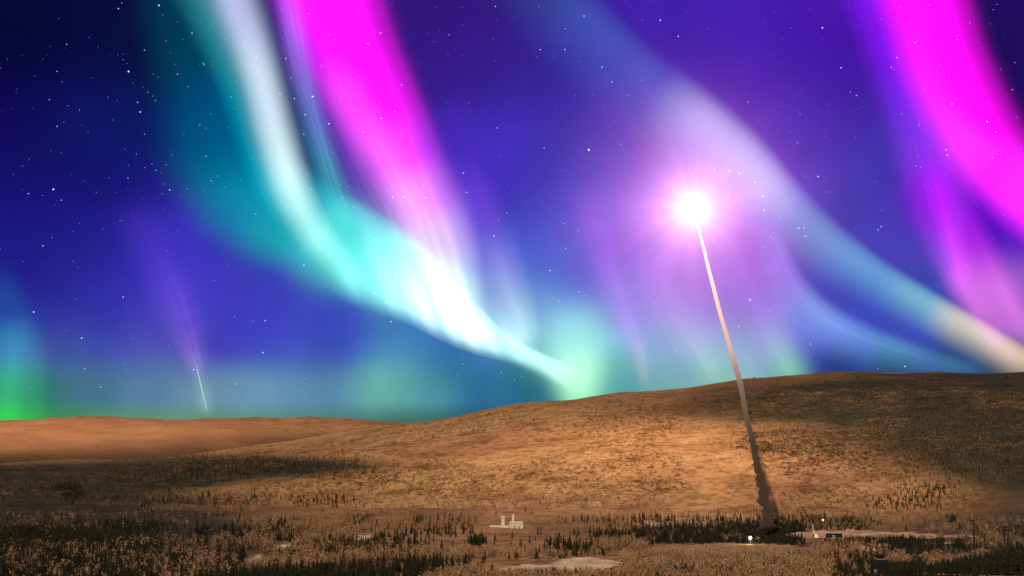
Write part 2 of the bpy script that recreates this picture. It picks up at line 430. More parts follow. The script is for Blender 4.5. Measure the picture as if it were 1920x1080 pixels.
# ------------------------------------------------------------------ clearings and pad, thin sheets lying on the ground
def inside(px, py, poly):
    c = np.zeros(np.shape(px), bool); n = len(poly)
    for i in range(n):
        x0, y0 = poly[i]; x1, y1 = poly[(i + 1) % n]
        if y0 == y1: continue
        c ^= ((y0 > py) != (y1 > py)) & (px < (x1 - x0) * (py - y0) / (y1 - y0) + x0)
    return c
CLEAR = []
def patch(name, poly, m, label, off=.5):
    CLEAR.append(poly)
    P = np.array(poly, float)
    X, Y, Z, rr = ground_at(P[:, 0], P[:, 1])
    r0, r1 = np.nanmin(rr) - 5, np.nanmax(rr) + 5
    a0, a1 = np.arctan2(X, Y).min(), np.arctan2(X, Y).max()
    na = int((a1 - a0) / .00035) + 2; nr = min(260, int((r1 - r0) / 1.2) + 2)
    A, RR = np.meshgrid(np.linspace(a0, a1, na), np.linspace(r0, r1, nr))
    X, Y = RR * np.sin(A), RR * np.cos(A); Z = H(X, Y)
    qx, qy = to_px(X, Y, Z)
    qx = qx + 4 * np.sin(X * .11 + Y * .05) + 5 * np.sin(Y * .31 + X * .07); qy = qy + 1.3 * np.sin(X * .2 + 1.3 * np.sin(Y * .13)) + 1.0 * np.sin(X * .47 + Y * .1)
    ok = inside(qx, qy, poly)
    V = np.stack([X, Y, Z + off], -1).reshape(-1, 3)
    j, i = np.meshgrid(np.arange(nr - 1), np.arange(na - 1), indexing='ij')
    keep = (ok[:-1, :-1] & ok[1:, :-1] & ok[:-1, 1:] & ok[1:, 1:]).ravel()
    a = (j * na + i).ravel()[keep]
    if not len(a): return
    Fc = np.stack([a, a + 1, a + na + 1, a + na], 1)
    us = np.unique(Fc); mp = np.zeros(len(V), int); mp[us] = np.arange(len(us))
    tag(obj(name, mesh_np(name, V[us], mp[Fc], m, smooth=True)), label, kind='structure')
patch('snowfield', [(900, 1085), (935, 1068), (965, 1061), (1020, 1060), (1062, 1050), (1105, 1044), (1140, 1050), (1168, 1059), (1150, 1066), (1118, 1073), (1100, 1085)], M_SNOW, 'pale open clearing at the bottom centre')
patch('launch_apron', [(1468, 1003), (1500, 998), (1590, 995), (1700, 999), (1760, 1003), (1838, 1005), (1838, 1009), (1700, 1011), (1640, 1007), (1560, 1011), (1500, 1010)], M_PADG, 'pale level apron and road beside the smoke trail')
patch('meadow', [(1180, 1040), (1230, 1024), (1350, 1019), (1480, 1023), (1545, 1035), (1500, 1044), (1300, 1046)], noisy('dry_meadow', [(.3, (.20, .115, .065)), (.5, (.30, .19, .11)), (.7, (.42, .27, .16))], .06, 7), 'dull tan meadow below the dark stand')
patch('clearing', [(664, 1012), (672, 1005), (700, 1002), (692, 1014)], M_SNOW, 'small pale clearing among trees left of centre')
patch('clearing', [(460, 1057), (470, 1046), (494, 1038), (488, 1048), (470, 1058)], M_SNOW, 'small pale clearing near the bottom left')
patch('clearing', [(512, 1036), (520, 1024), (548, 1019), (540, 1028), (522, 1038)], M_SNOW, 'narrow pale clearing between dark trees')
patch('track', [(1680, 1060), (1683, 1034), (1698, 1030), (1694, 1046), (1712, 1066), (1700, 1072)], M_PADG, 'short pale track behind the dark spruces')
patch('road', [(1725, 1019), (1780, 1017), (1860, 1018), (1860, 1021), (1780, 1021), (1725, 1022)], M_PADG, 'thin pale road line on the right')
patch('snowbank', [(1660, 1084), (1740, 1072), (1830, 1067), (1930, 1076), (1930, 1084)], noisy('dull_snow', [(.3, (.30, .18, .11)), (.7, (.5, .33, .2))], .1), 'pale crest at the bottom right corner')

# ------------------------------------------------------------------ plants: templates (unit height)
def spruce_t(seed, tiers=19, n=9):
    g = np.random.default_rng(seed); V = []; Fc = []
    for k in range(tiers):
        f = k / (tiers - 1)
        z = .10 + .86 * f; rad = (.165 * (1 - f) ** .8 + .012) * g.uniform(.85, 1.15)
        for i in range(n if f < .7 else 5):
            if g.random() < .10: continue
            a = 6.283 * (i + g.uniform(-.35, .35)) / n + k
            rr = rad * g.uniform(.6, 1.25); da = .42
            zt = z + .055
            o = len(V)
            dz = g.uniform(.01, .06); zt += dz; V += [(0, 0, zt + .02), (rr * math.cos(a - da), rr * math.sin(a - da), z - .04 * g.uniform(.5, 1.8)),
                  (rr * 1.15 * math.cos(a), rr * 1.15 * math.sin(a), z - .015), (rr * math.cos(a + da), rr * math.sin(a + da), z - .03 * g.uniform(.5, 1.5))]
            Fc += [(o, o + 1, o + 2), (o, o + 2, o + 3)]
    nc = len(Fc)
    o = len(V)
    for i in range(5):
        t = 6.283 * i / 5; V.append((.016 * math.cos(t), .016 * math.sin(t), -.02))
    V.append((0, 0, 1.0))
    Fc += [(o + i, o + (i + 1) % 5, o + 5) for i in range(5)]
    return np.array(V), np.array(Fc), nc

def birch_t(seed, ntw=110, slim=.20):
    g = np.random.default_rng(seed); V = []; Fc = []
    cl = [(g.normal(0, slim * .5), g.normal(0, slim * .5), g.uniform(.35, .9)) for _ in range(9)]
    for q in range(ntw):
        c = cl[q % 9]; s = slim * (.55 if c[2] > .75 else .42)
        p = np.array([c[0] + g.normal(0, s * .55), c[1] + g.normal(0, s * .55), min(1.02, max(.15, c[2] + g.normal(0, .09)))])
        d = np.array([g.normal(0, .6), g.normal(0, .6), g.uniform(.5, 1.4)]); d /= np.linalg.norm(d)
        e = np.cross(d, g.normal(size=3)); e /= np.linalg.norm(e) + 1e-6
        l = g.uniform(.07, .15); wd = g.uniform(.02, .042)
        o = len(V); V += [p - e * wd, p + e * wd, p + d * l]; Fc.append((o, o + 1, o + 2))
    nc = len(Fc)
    for (b, tpt, r0) in [((0, 0, -.02), (0, 0, .72), .014)] + [((0, 0, .22 + .07 * i), (c[0] * 1.2, c[1] * 1.2, c[2]), .007) for i, c in enumerate(cl[:5])]:
        o = len(V); b = np.array(b); tpt = np.array(tpt)
        for i in range(3):
            t = 6.283 * i / 3; V.append(b + r0 * np.array([math.cos(t), math.sin(t), 0]))
        V.append(tpt); Fc += [(o + i, o + (i + 1) % 3, o + 3) for i in range(3)]
    return np.array([tuple(v) for v in V]), np.array(Fc), nc

def shrub_t(seed, n=16):
    g = np.random.default_rng(seed); V = []; Fc = []
    for q in range(n):
        a = g.uniform(0, 6.28); rr = g.uniform(0, .5); p = np.array([rr * math.cos(a), rr * math.sin(a), g.uniform(0, .55) * (1 - rr)])
        d = np.array([math.cos(a) * .5, math.sin(a) * .5, g.uniform(.4, 1)]) * g.uniform(.25, .5)
        e = np.cross(d, g.normal(size=3)); e = e / (np.linalg.norm(e) + 1e-6) * g.uniform(.07, .16)
        o = len(V); V += [p - e, p + e, p + d]; Fc.append((o, o + 1, o + 2))
    return np.array(V), np.array(Fc), n

SP = [spruce_t(s) for s in range(6)]; SPL = [spruce_t(20 + s, 10, 5) for s in range(5)]
BI = [birch_t(s) for s in range(6)]; BIL = [birch_t(40 + s, 36, .26) for s in range(6)]
SH = [shrub_t(s) for s in range(5)]

def scatter(name, pts, hs, wd, temps, mats, label, cat):
    """thousands of small plants as one mesh"""
    Vs, Fs, Ms = [], [], []; off = 0
    pick = rng.integers(0, len(temps), len(pts))
    for ti, (V, Fc, nc) in enumerate(temps):
        q = np.where(pick == ti)[0]
        if not len(q): continue
        a = rng.uniform(0, 6.28, len(q)); c, s = np.cos(a)[:, None], np.sin(a)[:, None]
        w_ = wd[q][:, None]; h = hs[q][:, None]
        X = (V[None, :, 0] * c - V[None, :, 1] * s) * w_ + pts[q, 0][:, None]
        Y = (V[None, :, 0] * s + V[None, :, 1] * c) * w_ + pts[q, 1][:, None]
        Z = V[None, :, 2] * h + pts[q, 2][:, None]
        P = np.stack([X, Y, Z], -1).reshape(-1, 3)
        Fk = (Fc[None] + (np.arange(len(q)) * len(V))[:, None, None]).reshape(-1, 3) + off
        mi = np.tile((np.arange(len(Fc)) >= nc).astype(np.int32), len(q))
        Vs.append(P); Fs.append(Fk); Ms.append(mi); off += len(P)
    me = mesh_np(name, np.concatenate(Vs), np.concatenate(Fs), mats, np.concatenate(Ms))
    return tag(obj(name, me), label, cat, kind='stuff')

KEEP = [(895, 1000, 968, 1004), (925, 1165, 1050, 1092), (1060, 1165, 1044, 1090), (664, 702, 1000, 1026), (458, 496, 1034, 1066), (515, 550, 1016, 1044), (1518, 1545, 1004, 1020), (1401, 1413, 1010, 1024), (1505, 1585, 996, 1020), (1470, 1840, 1003, 1014), (1640, 1668, 1056, 1085)]     # around buildings
def sample(regs, thin=0.0):
    """regs: x0,x1,y0,y1,count,hmin,hmax -> points on the ground"""
    PX, PY, HH = [], [], []
    for (x0, x1, y0, y1, n, h0, h1) in regs:
        jx = min(60, (x1 - x0) * .12); PX.append(rng.uniform(x0, x1, n) + rng.normal(0, jx, n)); PY.append(rng.uniform(y0, y1, n) + rng.normal(0, min(14, (y1 - y0) * .2), n)); HH.append(rng.uniform(h0, h1, n))
    px, py, hh = map(np.concatenate, (PX, PY, HH))
    bad = np.zeros(len(px), bool)
    for poly in CLEAR: bad |= inside(px, py, poly)
    for (x0, x1, y0, y1) in KEEP: bad |= (px > x0) & (px < x1) & (py > y0) & (py < y1)
    X, Y, Z, r = ground_at(px, py)
    bad |= np.isnan(r)
    if thin:
        f = wob(X * 3.1 + 500, Y * 2.0) + .5 * np.sin(X * .03 + 2 * np.sin(Y * .011))
        bad |= f < thin
    k = ~bad
    return np.stack([X, Y, Z], -1)[k], hh[k], r[k], px[k], py[k]

sp_regs = [(-20, 340, 985, 1135, 420, 9, 14), (-20, 300, 1000, 1135, 620, 9, 14), (200, 300, 982, 995, 40, 8, 12), (-20, 420, 905, 935, 90, 7, 11), (255, 660, 932, 950, 150, 8, 13),
           (100, 150, 908, 918, 40, 8, 11), (120, 150, 920, 938, 40, 8, 11),
           (380, 800, 1000, 1120, 420, 8, 13), (610, 760, 1024, 1048, 190, 10, 15), (500, 560, 1005, 1020, 70, 8, 12), (520, 535, 985, 995, 12, 12, 15),
           (760, 1120, 1062, 1130, 200, 8, 12), (960, 1020, 1055, 1062, 60, 7, 9), (1040, 1140, 1040, 1048, 40, 6, 9), (760, 905, 975, 1000, 60, 8, 12),
           (1390, 1500, 990, 1018, 620, 8, 13), (1195, 1420, 994, 1018, 760, 7, 12), (1120, 1230, 985, 1010, 60, 7, 11),
           (1310, 1560, 972, 990, 130, 8, 13), (1520, 1640, 978, 992, 130, 7, 11), (1480, 1650, 1012, 1024, 260, 6, 9), (1660, 1720, 1012, 1026, 160, 7, 10),
           (1730, 1860, 1010, 1030, 130, 7, 10), (1200, 1600, 1074, 1130, 420, 8, 12), (1330, 1600, 1066, 1090, 160, 6, 10), (1590, 1730, 1062, 1130, 420, 9, 14),
           (-20, 1940, 950, 1120, 420, 7, 12), (1640, 1770, 935, 955, 60, 8, 11), (1690, 1780, 912, 932, 50, 8, 11),
           (1400, 1930, 735, 860, 3000, 2.5, 6.5), (1700, 1960, 760, 900, 1100, 3, 7), (360, 660, 862, 890, 420, 7, 11), (1050, 1400, 765, 830, 200, 3, 6), (650, 900, 880, 935, 140, 4, 6),
           (200, 420, 880, 905, 120, 7, 11)]
gc = np.random.default_rng(21)
for _ in range(75):
    cx, cy = gc.uniform(-20, 1940), gc.uniform(975, 1120)
    if 1180 < cx < 1560 and 1015 < cy < 1060: continue
    ww, n_ = gc.uniform(12, 60), int(gc.uniform(12, 46) * (1.5 if cx < 700 else .8))
    sp_regs.append((cx - ww, cx + ww, cy - 3.5, cy + 3.5, n_, 8, 13))
sp_regs = [(a, b, c, d, int(n_ * (1.9 if b < 500 else 1.45)), e * .74, f * .74) for (a, b, c, d, n_, e, f) in sp_regs]
P, h, r, px, py = sample(sp_regs)
h = np.where((px > 1480) & (r < 520), np.minimum(h * .34, 3.6), h)
# stand on the near right spur, laid out on the ground
na = 1100
aa = np.concatenate([rng.uniform(.258, .40, na), rng.uniform(.222, .27, 260)]); rr_ = rng.uniform(368, 505, len(aa))
X2, Y2 = rr_ * np.sin(aa), rr_ * np.cos(aa)
kp = ~((np.abs(aa - .2566) < .007) & (rr_ < 462)); aa, rr_, X2, Y2 = aa[kp], rr_[kp], X2[kp], Y2[kp]; P2 = np.stack([X2, Y2, H(X2, Y2)], -1); h2 = rng.uniform(1.0, 3.4, len(aa)) + rng.uniform(2.6, 5.0, len(aa)) * np.clip((aa - .285) / .05, 0, 1)
q2x, q2y = to_px(P2[:, 0], P2[:, 1], P2[:, 2])
P = np.concatenate([P, P2]); h = np.concatenate([h, h2]); r = np.concatenate([r, rr_]); px = np.concatenate([px, q2x]); py = np.concatenate([py, q2y])
ac = np.arctan2((rng.uniform(1618, 1690, 60) - 960) / F, 1.0); rc_ = rng.uniform(462, 505, 60)
X3, Y3 = rc_ * np.sin(ac), rc_ * np.cos(ac); P3 = np.stack([X3, Y3, H(X3, Y3)], -1); q3x, q3y = to_px(X3, Y3, P3[:, 2])
P = np.concatenate([P, P3]); h = np.concatenate([h, rng.uniform(1.5, 3.6, 60)]); r = np.concatenate([r, rc_]); px = np.concatenate([px, q3x]); py = np.concatenate([py, q3y])
order = np.argsort(-(h / r))
P, h, r, px, py = P[order], h[order], r[order], px[order], py[order]
vis = (px > -20) & (px < 1940) & (py - h / r * F < 1080)
ind = np.where(vis)[0][:300]; rest = np.setdiff1d(np.arange(len(h)), ind)
scatter('spruce_forest', P[rest], h[rest], h[rest] * 1.05, SPL, [M_SPRUCE, M_BARK], 'dark spruce woods scattered over the valley and slopes', 'forest')

def region(x, y):
    if x > 1590 and y > 1020: return 'in the black stand filling the bottom right corner'
    if x < 400: return 'in the shadowy wood along the bottom left edge'
    if x < 900: return 'in the mixed wood at the bottom, left of the pale clearing'
    if x < 1200: return 'beside the pale clearing at the bottom centre'
    return 'in the low thicket along the bottom, right of the pale clearing'

def split_mesh(T, mats, nm):
    V, Fc, nc = T
    def sub(f, n_, m):
        us = np.unique(f); mp = np.zeros(len(V), int); mp[us] = np.arange(len(us))
        return mesh_np(n_, V[us], mp[f], m)
    return sub(Fc[:nc], nm + '_crown', mats[0]), sub(Fc[nc:], nm + '_trunk', mats[1]), mesh_np(nm, V, Fc, mats, (np.arange(len(Fc)) >= nc).astype(np.int32))

def plant_individuals(kind, P, h, r, px, py, idx, temps, mats, adj, cat, wf, big=26):
    ms = [split_mesh(T, mats, kind) for T in temps]
    for k in idx:
        c, t, whole = ms[random.randrange(len(ms))]
        hpx = h[k] / r[k] * F
        reg = region(px[k], py[k] - hpx)
        lab = adj + ' ' + reg
        grp = kind.replace('_', ' ') + 's ' + reg
        wdt = h[k] * wf * random.uniform(.85, 1.15)
        if hpx > big:
            o = bpy.data.objects.new(kind, None); COL.objects.link(o)
            obj('crown', c, o); obj('trunk', t, o)
        else:
            o = obj(kind, whole)
        o.location = P[k]; o.scale = (wdt, wdt, h[k]); o.rotation_euler = (0, 0, random.uniform(0, 6.28))
        tag(o, lab, cat, grp)
plant_individuals('spruce_tree', P, h, r, px, py, ind, SP, [M_SPRUCE, M_BARK], 'narrow dark spruce', 'tree', 1.05)

# bare birches and willows
bi_regs = [(-20, 1940, 958, 1130, 15000, 5, 9), (-20, 1940, 1010, 1130, 7000, 5, 9), (400, 1940, 925, 965, 2200, 4, 7), (0, 500, 940, 975, 500, 5, 8), (1500, 1940, 1015, 1100, 700, 4, 7)]
Pb, hb, rb_, pxb, pyb = sample(bi_regs, thin=-.55)
kk_ = ~((pxb > 1560) & (rb_ < 720)) & ~((pxb < 460) & (rng.random(len(pxb)) < .78)) & ~((pxb > 1560) & (rng.random(len(pxb)) < .35)) & ~((pxb > 1560) & (pyb > 1050) & (rng.random(len(pxb)) < .8)) & ~((pxb > 1190) & (pxb < 1510) & (pyb > 984) & (pyb < 1024) & (rng.random(len(pxb)) < .86)); Pb, hb, rb_, pxb, pyb = (v[kk_] for v in (Pb, hb, rb_, pxb, pyb))
aa = rng.uniform(.25, .40, 70); rr_ = rng.uniform(500, 540, 70)
X2, Y2 = rr_ * np.sin(aa), rr_ * np.cos(aa); Z2 = H(X2, Y2); q2x, q2y = to_px(X2, Y2, Z2)
Pb = np.concatenate([Pb, np.stack([X2, Y2, Z2], -1)]); hb = np.concatenate([hb, rng.uniform(4, 8, 70)]); rb_ = np.concatenate([rb_, rr_]); pxb = np.concatenate([pxb, q2x]); pyb = np.concatenate([pyb, q2y])
order = np.argsort(-(hb / rb_)); Pb, hb, rb_, pxb, pyb = (v[order] for v in (Pb, hb, rb_, pxb, pyb))
vis = (pxb > -20) & (pxb < 1940) & (pyb - hb / rb_ * F < 1080)
indb = np.where(vis)[0][:300]; restb = np.setdiff1d(np.arange(len(hb)), indb)
near = rb_[restb] < 1250
scatter('birch_forest', Pb[restb], hb[restb], hb[restb] * 1.25, BIL, [M_TWIG, M_BARK], 'reddish tan bare birch and willow woods over the valley floor', 'forest')
plant_individuals('birch_tree', Pb, hb, rb_, pxb, pyb, indb, BI, [M_TWIG, M_BARK], 'tan bare birch', 'tree', 1.2, 22)

# pale birch clumps
for (cx, cy, sx, n, lab) in [(1113, 948, 18, 26, 'pale clump of bare trees at the hill foot right of the white shed'), (1225, 989, 20, 16, 'pale clump of low bare trees at the left end of the dark stand'),
                             (950, 957, 22, 14, 'faint pale clump of trees behind the white shed'), (1232, 938, 30, 10, 'faint sparse pale trees at the foot of the hill')]:
    for q in [0]:
        xs = rng.normal(cx, sx * .5, n); ys = rng.normal(cy, 1.6, n)
        X, Y, Z, r_ = ground_at(xs, ys); o_ = scatter('birch_clump', np.stack([X, Y, Z], -1), rng.uniform(5, 8, n), rng.uniform(4, 7, n), BIL, [M_PALE, M_PALE], lab, 'trees')
# hillside brush
regs = [(300, 1940, 715, 800, 5200, 2.0, 4.5), (300, 1940, 800, 940, 6500, 1.5, 3.5), (-20, 700, 860, 960, 1500, 2, 4), (-20, 1940, 940, 1090, 3500, 1.2, 2.6), (300, 1940, 730, 930, 9000, 1.2, 2.6), (1350, 1940, 720, 850, 4500, 3, 6), (340, 700, 858, 890, 1500, 3, 5)]
Ps, hs_, rs_, _, _ = sample(regs, thin=-.2)
scatter('hillside_brush', Ps, hs_, hs_ * rng.uniform(1.0, 2.0, len(hs_)), SH, [M_BRUSH, M_BRUSH], 'speckled low brush growing over the hills', 'brush')

# tall thin dead trunks near the camera, bottom left
M_SNAG = noisy('charred_trunk', [(.3, (.010, .008, .006)), (.7, (.03, .02, .015))], .3)
def snag(x, ytop, ybase_r, lean, rad, lab):
    r0 = ybase_r
    X, Y, _ = pt(x, 1150, r0); zb = float(H(X, Y)); zt = pt(x, ytop, r0)[2]
    o = empty('dead_tree', (X, Y, zb), lab, 'tree')
    m = MB(); m.tube((0, 0, -1), (lean, 0, zt - zb), rad, rad * .25, 6); m.build('trunk', M_SNAG, o)
    hgt = zt - zb
    for k in range(16):
        f = random.uniform(.35, .97); a = random.uniform(0, 6.28); l = random.uniform(.6, 1.5) * (1.2 - f)
        m = m if k else MB()
        m.tube((lean * f, 0, hgt * f), (lean * f + l * math.cos(a), l * math.sin(a), hgt * f + random.uniform(-.3, .3)), .07, .02, 4)
    m.build('branches', M_SNAG, o)
snag(75, 968, 430, .3, .42, 'tallest thin dark dead tree at the bottom left edge')
snag(170, 978, 430, -.2, .38, 'thin dark dead tree rising right of the tallest one, bottom left')
snag(43, 1000, 420, .2, .30, 'thin dark dead tree nearest the left edge')
snag(122, 1010, 430, -.9, .28, 'leaning thin dark dead tree between two straight ones, bottom left')
snag(235, 1050, 430, .1, .28, 'short thin dark dead tree, rightmost of those at the bottom left')
snag(797, 1048, 430, -.4, .26, 'short thin dark dead trunk at the bottom, left of the pale clearing')

# ------------------------------------------------------------------ buildings and equipment
def gp(px, py):
    X, Y, Z, r = ground_at([px], [py]); return float(X[0]), float(Y[0]), float(Z[0]), float(r[0])
def facing(x, y): return -math.atan2(x, y)

# white shed
x, y, z, r = gp(969, 991); k = r / F
o = empty('shed', (x, y, z), 'white box shed at the right end of the low white wall', 'building', rz=facing(x, y) + .25)
m = MB(); m.box(-12 * k, 12 * k, 0, 9, -.5, 9.5 * k); m.build('walls', M_WHITE, o)
m = MB(); m.gable(-12 * k, 12 * k, 0, 9, 9.5 * k, 12.5 * k); m.build('roof', M_WHITE, o)
for dx in (-6, 2): m = MB(); m.box(dx * k, (dx + 4) * k, -.12, .05, 0, 5 * k); m.build('door', M_ROOF, o)
# low wall
x, y, z, r = gp(938, 989); k = r / F
o = empty('low_wall', (x, y, z), 'long low white wall running left from the white shed', 'wall', rz=facing(x, y))
m = MB(); m.box(-20 * k, 18 * k, 0, 2, -.5, 3.6 * k); m.build('wall_body', M_WHITE, o)
m = MB(); m.box(-20.3 * k, 18.3 * k, -.3, 2.3, 3.6 * k, 4.1 * k); m.build('coping', M_WHITE, o)
# pale tower
x, y, z, r = gp(943, 987); k = r / F
o = empty('tower', (x, y + 6, z), 'pale tower standing behind the low white wall', 'tower', rz=facing(x, y))
m = MB(); m.box(-3 * k, 3 * k, 0, 3, -.5, 15 * k); m.build('shaft', M_WHITE, o)
m = MB(); m.box(-4 * k, 4 * k, -.8, 3.8, 15 * k, 19 * k); m.build('cabin', M_WHITE, o)
m = MB(); m.box(-4.4 * k, 4.4 * k, -1.2, 4.2, 19 * k, 19.7 * k); m.build('roof', M_ROOF, o)
x, y, z, r = gp(962, 984)
o = empty('tower', (x, y + 12, z), 'faint narrow tan tower behind the white shed', 'tower', rz=facing(x, y))
m = MB(); m.box(-2.2 * k, 2.2 * k, 0, 2, -.5, 18 * k); m.build('shaft', M_PALE, o)
m = MB(); m.gable(-2.4 * k, 2.4 * k, 0, 2, 18 * k, 20 * k, .1); m.build('roof', M_ROOF, o)

# dark blockhouse
x, y, z, r = gp(1564, 1009.5); k = r / F
o = empty('blockhouse', (x, y, z), 'long dark flat-roofed building on the pale apron', 'building', rz=facing(x, y))
m = MB(); m.box(-14.5 * k, 14.5 * k, 0, 10, -.5, 9 * k); m.build('walls', M_DARK, o)
m = MB(); m.box(-15.3 * k, 15.3 * k, -.5, 10.5, 9 * k, 10.3 * k); m.build('roof', M_ROOF, o)
m = MB(); m.box(-3 * k, 2 * k, -.1, .05, 0, 6 * k); m.build('door', M_STEEL, o)
for dx in (-11, -7, 5, 9): m = MB(); m.box(dx * k, (dx + 2.2) * k, -.1, .05, 3.5 * k, 6.2 * k); m.build('window', M_GLASS, o)
# pale hut behind the apron
x, y, z, r = gp(1594, 997.5); k = r / F
o = empty('hut', (x, y, z), 'small pale flat hut at the back of the apron', 'building', rz=facing(x, y))
m = MB(); m.box(-7 * k, 7 * k, 0, 6, -.5, 4 * k); m.build('walls', M_PADG, o)
m = MB(); m.box(-7.5 * k, 7.5 * k, -.3, 6.3, 4 * k, 4.8 * k); m.build('roof', M_ROOF, o)
m = MB(); m.box(-2 * k, 0, -.1, .05, 0, 3 * k); m.build('door', M_DARK, o)
# launcher: white wedge shelter and slanting rail
x, y, z, r = gp(1530, 1008.5); k = r / F
o = empty('rocket_launcher', (x, y, z), 'slanting launch rail on a small bright white base', 'launcher', rz=facing(x, y))
m = MB(); b = 3.6 * k; t_ = 2.2 * k; hh = 6.3 * k
m.add([(-b, 0, 0), (b * 1.25, 0, 0), (b * 1.25, 5, 0), (-b, 5, 0), (-t_ * .8, .8, hh), (t_, .8, hh * .95), (t_, 4, hh * .95), (-t_ * .8, 4, hh)],
      [(0, 3, 2, 1), (4, 5, 6, 7), (0, 1, 5, 4), (1, 2, 6, 5), (2, 3, 7, 6), (3, 0, 4, 7)])
m.build('shelter', emis('self_glow_white', (1, .86, .66), .85), o)  # shelter glows by itself, floodlighting put into its emission
m = MB(); rl = (-2.2 * k, 1, 5 * k); rt = (-6 * k, 1.4, 24 * k)
m.tube(rl, rt, .55, .35, 6)
m.build('rail', M_WHITE, o)
m = MB(); m.box(-6.5 * k, -2 * k, .4, 2.4, -.3, 4.5 * k); m.tube((-5 * k, 1.2, 4 * k), (-2.8 * k, 1.2, 8 * k), .25, .25, 5); m.build('base', M_DARK, o)

def lamp_post(px, pyl, pyb, rad, c, s, lab, name='lamp_post', watts=0, lc=(1, .8, .5)):
    x, y, z, r = gp(px, pyb); zt = pt(px, pyl, r)[2]
    o = empty(name, (x, y, z), lab, 'lamp', rz=facing(x, y))
    m = MB(); m.tube((0, 0, -.5), (0, 0, zt - z - rad), .22, .14, 7); m.box(-.6, .6, -.6, .6, -.4, .3); m.build('pole', M_STEEL, o)
    m = MB(); m.ball((0, 0, zt - z), rad, 14, 9); m.build('lamp', emis('lit_' + name, c, s), o, True)
    m = MB(); m.box(-rad * .5, rad * .5, rad * .9, rad * 1.3, zt - z - rad * .7, zt - z + rad * .7); m.build('housing', M_STEEL, o)
    if watts:
        ld = bpy.data.lights.new(name, 'POINT'); ld.energy = watts; ld.color = lc; ld.shadow_soft_size = rad
        lo = bpy.data.objects.new('lamp_light', ld); COL.objects.link(lo); lo.parent = o; lo.location = (0, -rad * 1.6, zt - z)
lamp_post(1407, 1008.5, 1021, 1.55, (1, .88, .66), 3.0, 'bright round white floodlight in front of the dark stand', 'floodlight', 9000)
lamp_post(1543.5, 975, 992, 1.1, (1, .30, .22), 3.5, 'small red warning light on a mast above the launch rail', 'beacon', 2500, (1, .15, .08))
def halo(px, py, rr0, rad, c, s):
    pass

# utility poles
def upole(px, pyt, pyb, rad, lab, arms=1, rr=None):
    if rr: X, Y, _ = pt(px, pyb, rr); x, y, z, r = X, Y, float(H(X, Y)), rr
    else: x, y, z, r = gp(px, pyb)
    zt = pt(px, pyt, r)[2] - z
    o = empty('utility_pole', (x, y, z), lab, 'pole', rz=facing(x, y) + .3)
    m = MB(); m.tube((0, 0, -.5), (0, 0, zt), rad, rad * .7, 8); m.build('pole', M_POLE, o)
    for a in range(arms):
        m = MB(); zz = zt - .8 - a * 1.4; m.box(-1.3, 1.3, -.14, .14, zz, zz + .3)
        for q in (-1.1, -.4, .4, 1.1): m.tube((q, 0, zz + .3), (q, 0, zz + .75), .09, .09, 5)
        m.build('crossarm', M_POLE, o)
upole(1828, 974, 1050, .55, 'tallest dark utility pole at the right end of the apron', 2, 640)
upole(1734, 1008, 1052, .42, 'dark utility pole rising from the spruces below the apron', 1, 700)
upole(1763.5, 1004, 1020, .6, 'short dark pole beside the thin road', 1)
upole(1883, 985, 1010, .30, 'small dark pole on the right skyline of the black stand, left of a pair', 1, 470)
upole(1891, 991, 1012, .26, 'small dark pole on the right skyline of the black stand, right of a pair', 1, 470)

# dark lookout cabin, bottom right
x, y, _ = pt(1652, 1085, 450); z = float(H(x, y)); zt = pt(1652, 1041, 450)[2] - z; k = 450 / F
o = empty('cabin', (x, y, z), 'dark cabin with a raised flat roof among the spruces, bottom right', 'building', rz=facing(x, y) + .1)
m = MB(); m.box(-14 * k, 13 * k, 0, 5, -.5, zt - 9 * k); m.build('walls', M_DARK, o)
m = MB(); m.box(-6 * k, 8 * k, 1, 5, zt - 8.5 * k, zt - 2.6 * k); m.build('upper_storey', M_STEEL, o)
m = MB(); m.box(-7.5 * k, 9 * k, .3, 5.6, zt - 2.6 * k, zt); m.build('roof', M_DARK, o)
m = MB(); m.box(-4 * k, 6 * k, .9, 1.02, zt - 6.5 * k, zt - 4 * k); m.build('window', M_GLASS, o)
m = MB(); m.box(-12 * k, -7 * k, -.1, .05, 0, 1.6); m.build('door', M_STEEL, o)

# parked trucks near the track
def truck(px, py, rz, mt, lab):
    x, y, z, r = gp(px, py)
    o = empty('parked_truck', (x, y, z + .1), lab, 'truck', 'trucks parked below the apron', rz)
    m = MB(); m.box(-4.2, 2.0, -1.2, 1.2, .9, 3.4); m.build('cargo_box', mt, o)
    m = MB(); m.box(2.15, 4.2, -1.1, 1.1, .7, 2.0); m.add([(2.15,-1.05,2),(3.9,-1.05,2),(3.9,1.05,2),(2.15,1.05,2),(2.25,-.95,2.9),(3.3,-.95,2.9),(3.3,.95,2.9),(2.25,.95,2.9)], [(0,3,2,1),(4,5,6,7),(0,1,5,4),(1,2,6,5),(2,3,7,6),(3,0,4,7)]); m.build('cab', mt, o)
    for wx in (-2.8, 3.0):
        for wy in (-1.15, 1.15):
            m = MB(); m.tube((wx, wy - .18, .5), (wx, wy + .18, .5), .52, .52, 12); m.build('wheel', M_DARK, o)
truck(1657, 1027.5, .1, M_ROOF, 'tan truck parked on the pale ground right of the dark mound')
truck(1620, 1033, .2, M_WHITE, 'pale truck parked leftmost below the dark mound')
truck(1634, 1036, -.1, M_WHITE, 'pale truck parked just left of the track, lower than the rest')
truck(1681, 1034, .3, M_DARK, 'dark truck parked at the top of the short pale track')

# ------------------------------------------------------------------ rocket flare, smoke trail
RF = 2400.0
fx, fy, fz = pt(1300, 392, RF)
K = RF / F
rk = empty('rocket_flare', (fx, fy, fz), 'blazing white rocket flame with a wide pink glow at the top of the smoke trail', 'flare')
